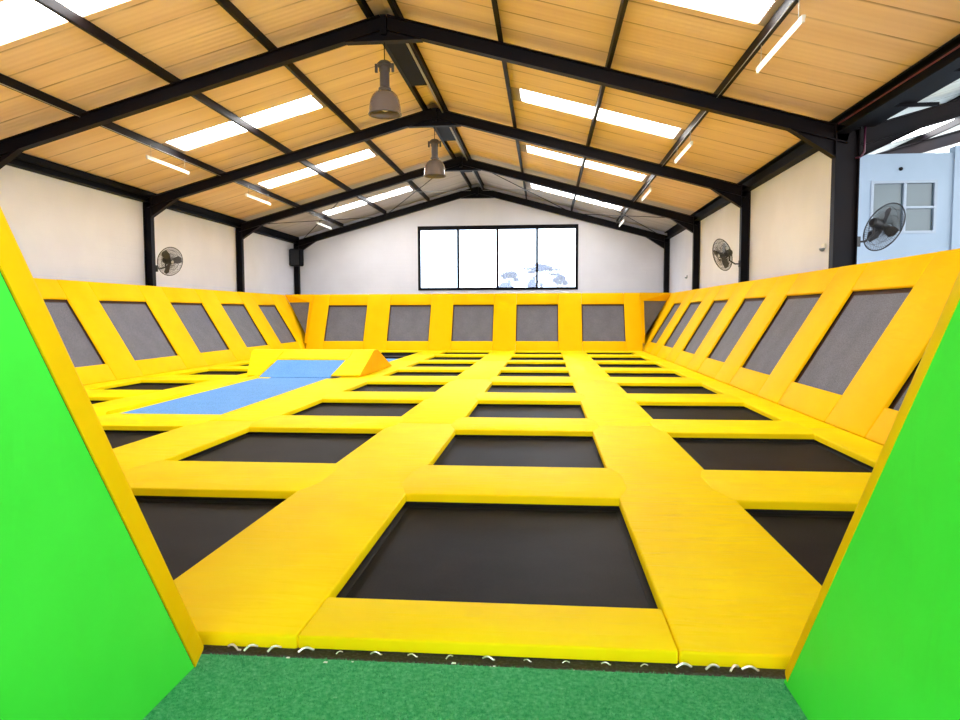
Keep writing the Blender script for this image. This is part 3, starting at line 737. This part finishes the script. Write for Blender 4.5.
# ------------------------------------------------------------------ wall fans
def fan(cen, nrm, arm_to, label, R=.46, roll=0):
    n_ = V(nrm).normalized()
    M = n_.to_track_quat('Z', 'Y').to_matrix().to_4x4(); M.translation = V(cen)
    r_ = bpy.data.objects.new('wall_fan', None); COL.objects.link(r_); r_.matrix_world = M; r_.empty_display_size = .1
    tag(r_, label, 'fan', 'black wall fans')
    bm = bmesh.new(); ring(bm, (0, 0, 0), R, .012, 44, 6)
    for q, zz in ((.8, .075), (.55, .10), (.22, .11)): ring(bm, (0, 0, zz), R*q, .004, 36, 4); ring(bm, (0, 0, -zz), R*q, .004, 36, 4)
    for k in range(64):
        a = 2*PI*k/64; c, s_ = math.cos(a), math.sin(a)
        for sg in (1, -1): tube(bm, [(R*c, R*s_, 0), (R*.93*c, R*.93*s_, sg*.045), (R*.8*c, R*.8*s_, sg*.075), (R*.55*c, R*.55*s_, sg*.10), (R*.2*c, R*.2*s_, sg*.11)], .0036, 3, False)
    obj('guard', bm, MESHB, r_)
    for k in range(3):
        a = 2*PI*k/3 + roll; bm = bmesh.new()
        pts = [(.05, -.05, .02), (.2, -.12, .035), (.38, -.12, .03), (.41, .0, -.0), (.34, .09, -.03), (.18, .07, -.03), (.05, .04, -.02)]
        prism(bm, pts, (0, 0, .004)); bm.transform(Matrix.Rotation(a, 4, 'Z'))
        obj('blade', bm, new_mat('fan_blade_grey', (.05, .045, .045), .35)[0] if k == 0 and 'fan_blade_grey' not in bpy.data.materials else bpy.data.materials['fan_blade_grey'], r_)
    bm = bmesh.new(); lathe(bm, [(.0, .115), (.07, .112), (.075, .09), (.075, -.10), (.10, -.12), (.10, -.26), (.07, -.30), (.0, -.30)], 20); obj('motor', bm, MESHB, r_)
    bm = bmesh.new(); lathe(bm, [(.0, .121), (.045, .120), (.05, .113)], 16); obj('hub_badge', bm, GALV, r_)
    Mi = M.inverted(); bm = bmesh.new()
    e_ = V(arm_to); m0 = V(cen) - n_*.24; mid = V((m0.x*.45+e_.x*.55, m0.y*.45+e_.y*.55, e_.z+.0)); low = V((m0.x, m0.y, m0.z-.22))
    tube(bm, [Mi @ p for p in (m0, m0-V((0, 0, .1)), low, mid, e_)], .022, 8); obj('wall_arm', bm, MESHB, r_, smooth=True)
    bm = bmesh.new(); box(bm, -.03, .03, -.03, .03, -.10, .10); bm.transform(Mi @ Matrix.Translation(e_)); obj('wall_bracket', bm, MESHB, r_)
fan((-11.62, 21.05, 3.22), (.89, -.42, -.2), (-12.20, 21.28, 3.02), 'black wall fan on the left wall column', .44, .3)
fan((5.12, 21.2, 3.26), (-.92, -.29, -.27), (5.64, 21.30, 3.0), 'black wall fan on the right wall beside the second column', .47, .9)
fan((6.66, 14.75, 3.27), (.897, .308, -.31), (6.16, 14.68, 2.98), 'black wall fan on the near right column in front of the office window', .49, 1.6)

# ------------------------------------------------------------------ speaker, sensors
sp = empty('loudspeaker', (-12.30, 34.1, 3.88), 'black loudspeaker hung on the far left corner column', 'loudspeaker')
bm = bmesh.new(); prism(bm, [(-.32, -.12, .05), (.26, -.20, .05), (.32, .25, .05), (-.28, .30, .05)], (0, 0, .85)); bmesh.ops.bevel(bm, geom=bm.edges[:], offset=.04, segments=3, affect='EDGES'); obj('cabinet', bm, BLK, sp)
bm = bmesh.new(); prism(bm, [(-.27, -.135, .1), (.22, -.205, .1), (.22, -.212, .1), (-.27, -.142, .1)], (0, 0, .75)); obj('grille', bm, MESHB, sp)
obj('mounting_bracket', B(-.05, .05, .2, .6, .4, .5), BLK, sp)
for (x, y, z, lb, s_) in ((XRW-.04, 15.75, 2.98, 'small white detector on the right wall beside the near column', .11), (XRW-.03, 30.4, 3.1, 'tiny grey fitting on the right wall in the last bay', .09)):
    bm = bmesh.new(); prism(bm, [(0, -s_, -s_*.3), (0, s_, -s_*.3), (0, s_*.9, s_*.6), (0, -s_*.9, s_*.6)], (.038, 0, 0)); bmesh.ops.bevel(bm, geom=bm.edges[:], offset=.012, segments=2, affect='EDGES')
    o = obj('wall_sensor', bm, WHT if s_ > .1 else FRAMEG); o.location = (x, y, z)
    r_ = tag(o, lb, 'sensor')
    bm = bmesh.new(); lathe(bm, [(0, -.07), (.04, -.06), (.06, -.02), (.06, 0)], 14); obj('sensor_dome', bm, FRAMEG, o, smooth=True, M=Matrix.Rotation(0, 4, 'X') @ Matrix.Translation((-.02, 0, -.03)))

# ------------------------------------------------------------------ outside
struct('ground', B(-80, 80, -40, 110, ZFL-.3, ZFL-.12), GROUND)
def tree(loc_, h, w, label, seed):
    rr = random.Random(seed)
    r_ = empty('umbrella_tree', loc_, label, 'tree')
    bm = bmesh.new(); tube(bm, [(0, 0, 0), (.05, 0, h*.5), (-.05, 0, h*.78)], [.16, .10, .07], 8)
    for k in range(5):
        a = rr.uniform(0, 2*PI); q = rr.uniform(.3, .8)*w/2
        tube(bm, [(0, 0, h*.70), (q*.5*math.cos(a), q*.5*math.sin(a), h*.80), (q*math.cos(a), q*math.sin(a), h*.9)], [.05, .035, .02], 6)
    obj('trunk', bm, BARK, r_)
    bm = bmesh.new()
    blobs = []
    for k in range(11):
        a = rr.uniform(0, 2*PI); q = w*.40*math.sqrt(rr.random()); blobs.append((q*math.cos(a), q*math.sin(a), h*.985 - (q/w)*h*.16 - rr.random()*.25, rr.uniform(.14, .24)*w, rr.uniform(.10, .20)))
    blobs.append((w*.38, 0, h*.86, w*.17, .13)); blobs.append((-w*.30, .1, h*.89, w*.12, .10))
    for k in range(6500):
        bx_, by_, bz_, br_, bh_ = rr.choice(blobs); a = rr.uniform(0, 2*PI); q = br_*math.sqrt(rr.random())
        x, y, z = bx_+q*math.cos(a), by_+q*math.sin(a), bz_+bh_*rr.gauss(0, .6)
        s_ = rr.uniform(.025, .055); t1 = V((rr.uniform(-1, 1), rr.uniform(-1, 1), rr.uniform(-1, 1))).normalized()*s_; t2 = V((rr.uniform(-1, 1), rr.uniform(-1, 1), rr.uniform(-1, 1))).normalized()*s_
        c = V((x, y, z)); bm.faces.new([bm.verts.new(c-t1), bm.verts.new(c+t2), bm.verts.new(c+t1), bm.verts.new(c-t2)])
    me = bpy.data.meshes.new('foliage'); bm.to_mesh(me); bm.free(); me.materials.append(LEAF)
    f = bpy.data.objects.new('foliage', me); COL.objects.link(f); f.parent = r_
tree((-.35, 60, ZFL-.12), 7.0, 2.9, 'flat crowned tree seen through the third and fourth window panes', 5)
tree((1.25, 61.5, ZFL-.12), 6.15, 1.2, 'small thin tree behind the right window pane', 11)
tree((-3.05, 60, ZFL-.12), 6.5, 1.5, 'small tree coloured glare blue behind the left of the third window pane', 9)
def house(x, y, w, h, label):
    r_ = empty('distant_house', (x, y, ZFL-.12), label, 'house')
    obj('wall', B(-w/2, w/2, 0, 4, 0, h), HOUSEW, r_)
    bm = bmesh.new(); prism(bm, [(-w/2-.15, -.2, h), (w/2+.15, -.2, h), (w*.2, -.2, h+.55), (-w*.2, -.2, h+.55)], (0, 4.4, 0)); obj('roof', bm, HOUSER, r_)
    obj('chimney', B(w*.1, w*.1+.25, 1, 1.3, h+.3, h+.85), HOUSEW, r_)
house(-3.5, 62, 1.4, 4.9, 'low distant house below the small tree in the window')
house(-1.2, 62, .6, 5.2, 'narrow distant house beside the tree trunk in the window')

# ------------------------------------------------------------------ light
w = bpy.data.worlds.new('World'); scene.world = w; w.use_nodes = True
nt = w.node_tree; bg = nt.nodes['Background']; bg.inputs['Color'].default_value = (.93, .96, 1.0, 1); bg.inputs['Strength'].default_value = 3.5
def area(name, loc_, rot, sx, sy, power, col=(1, 1, 1)):
    l = bpy.data.lights.new(name, 'AREA'); l.shape = 'RECTANGLE'; l.size = sx; l.size_y = sy; l.energy = power; l.color = col
    o = bpy.data.objects.new(name, l); COL.objects.link(o); o.location = loc_; o.rotation_euler = rot; return o

# ------------------------------------------------------------------ camera
cam = bpy.data.cameras.new('camera'); co = bpy.data.objects.new('camera', cam); COL.objects.link(co)
cam.sensor_fit = 'HORIZONTAL'; cam.sensor_width = 36; cam.lens = 26.3877; cam.clip_start = .05; cam.clip_end = 300
rt = V((.99572194, .09235047, -.00303352)); up = V((-.00317729, .06703137, .99774581)); fw = V((-.09234563, .99346776, -.06703803))
co.matrix_world = Matrix(((rt.x, up.x, -fw.x, 0), (rt.y, up.y, -fw.y, 0), (rt.z, up.z, -fw.z, 1.6), (0, 0, 0, 1)))
scene.camera = co
scene.view_settings.view_transform = 'Standard'; scene.view_settings.look = 'None'
scene.view_settings.gamma = 1.0; scene.view_settings.exposure = 0.85
scene.view_settings.use_curve_mapping = False
scene.cycles.use_denoising = True
scene.cycles.max_bounces = 10; scene.cycles.diffuse_bounces = 6
scene.cycles.sample_clamp_indirect = 6.0
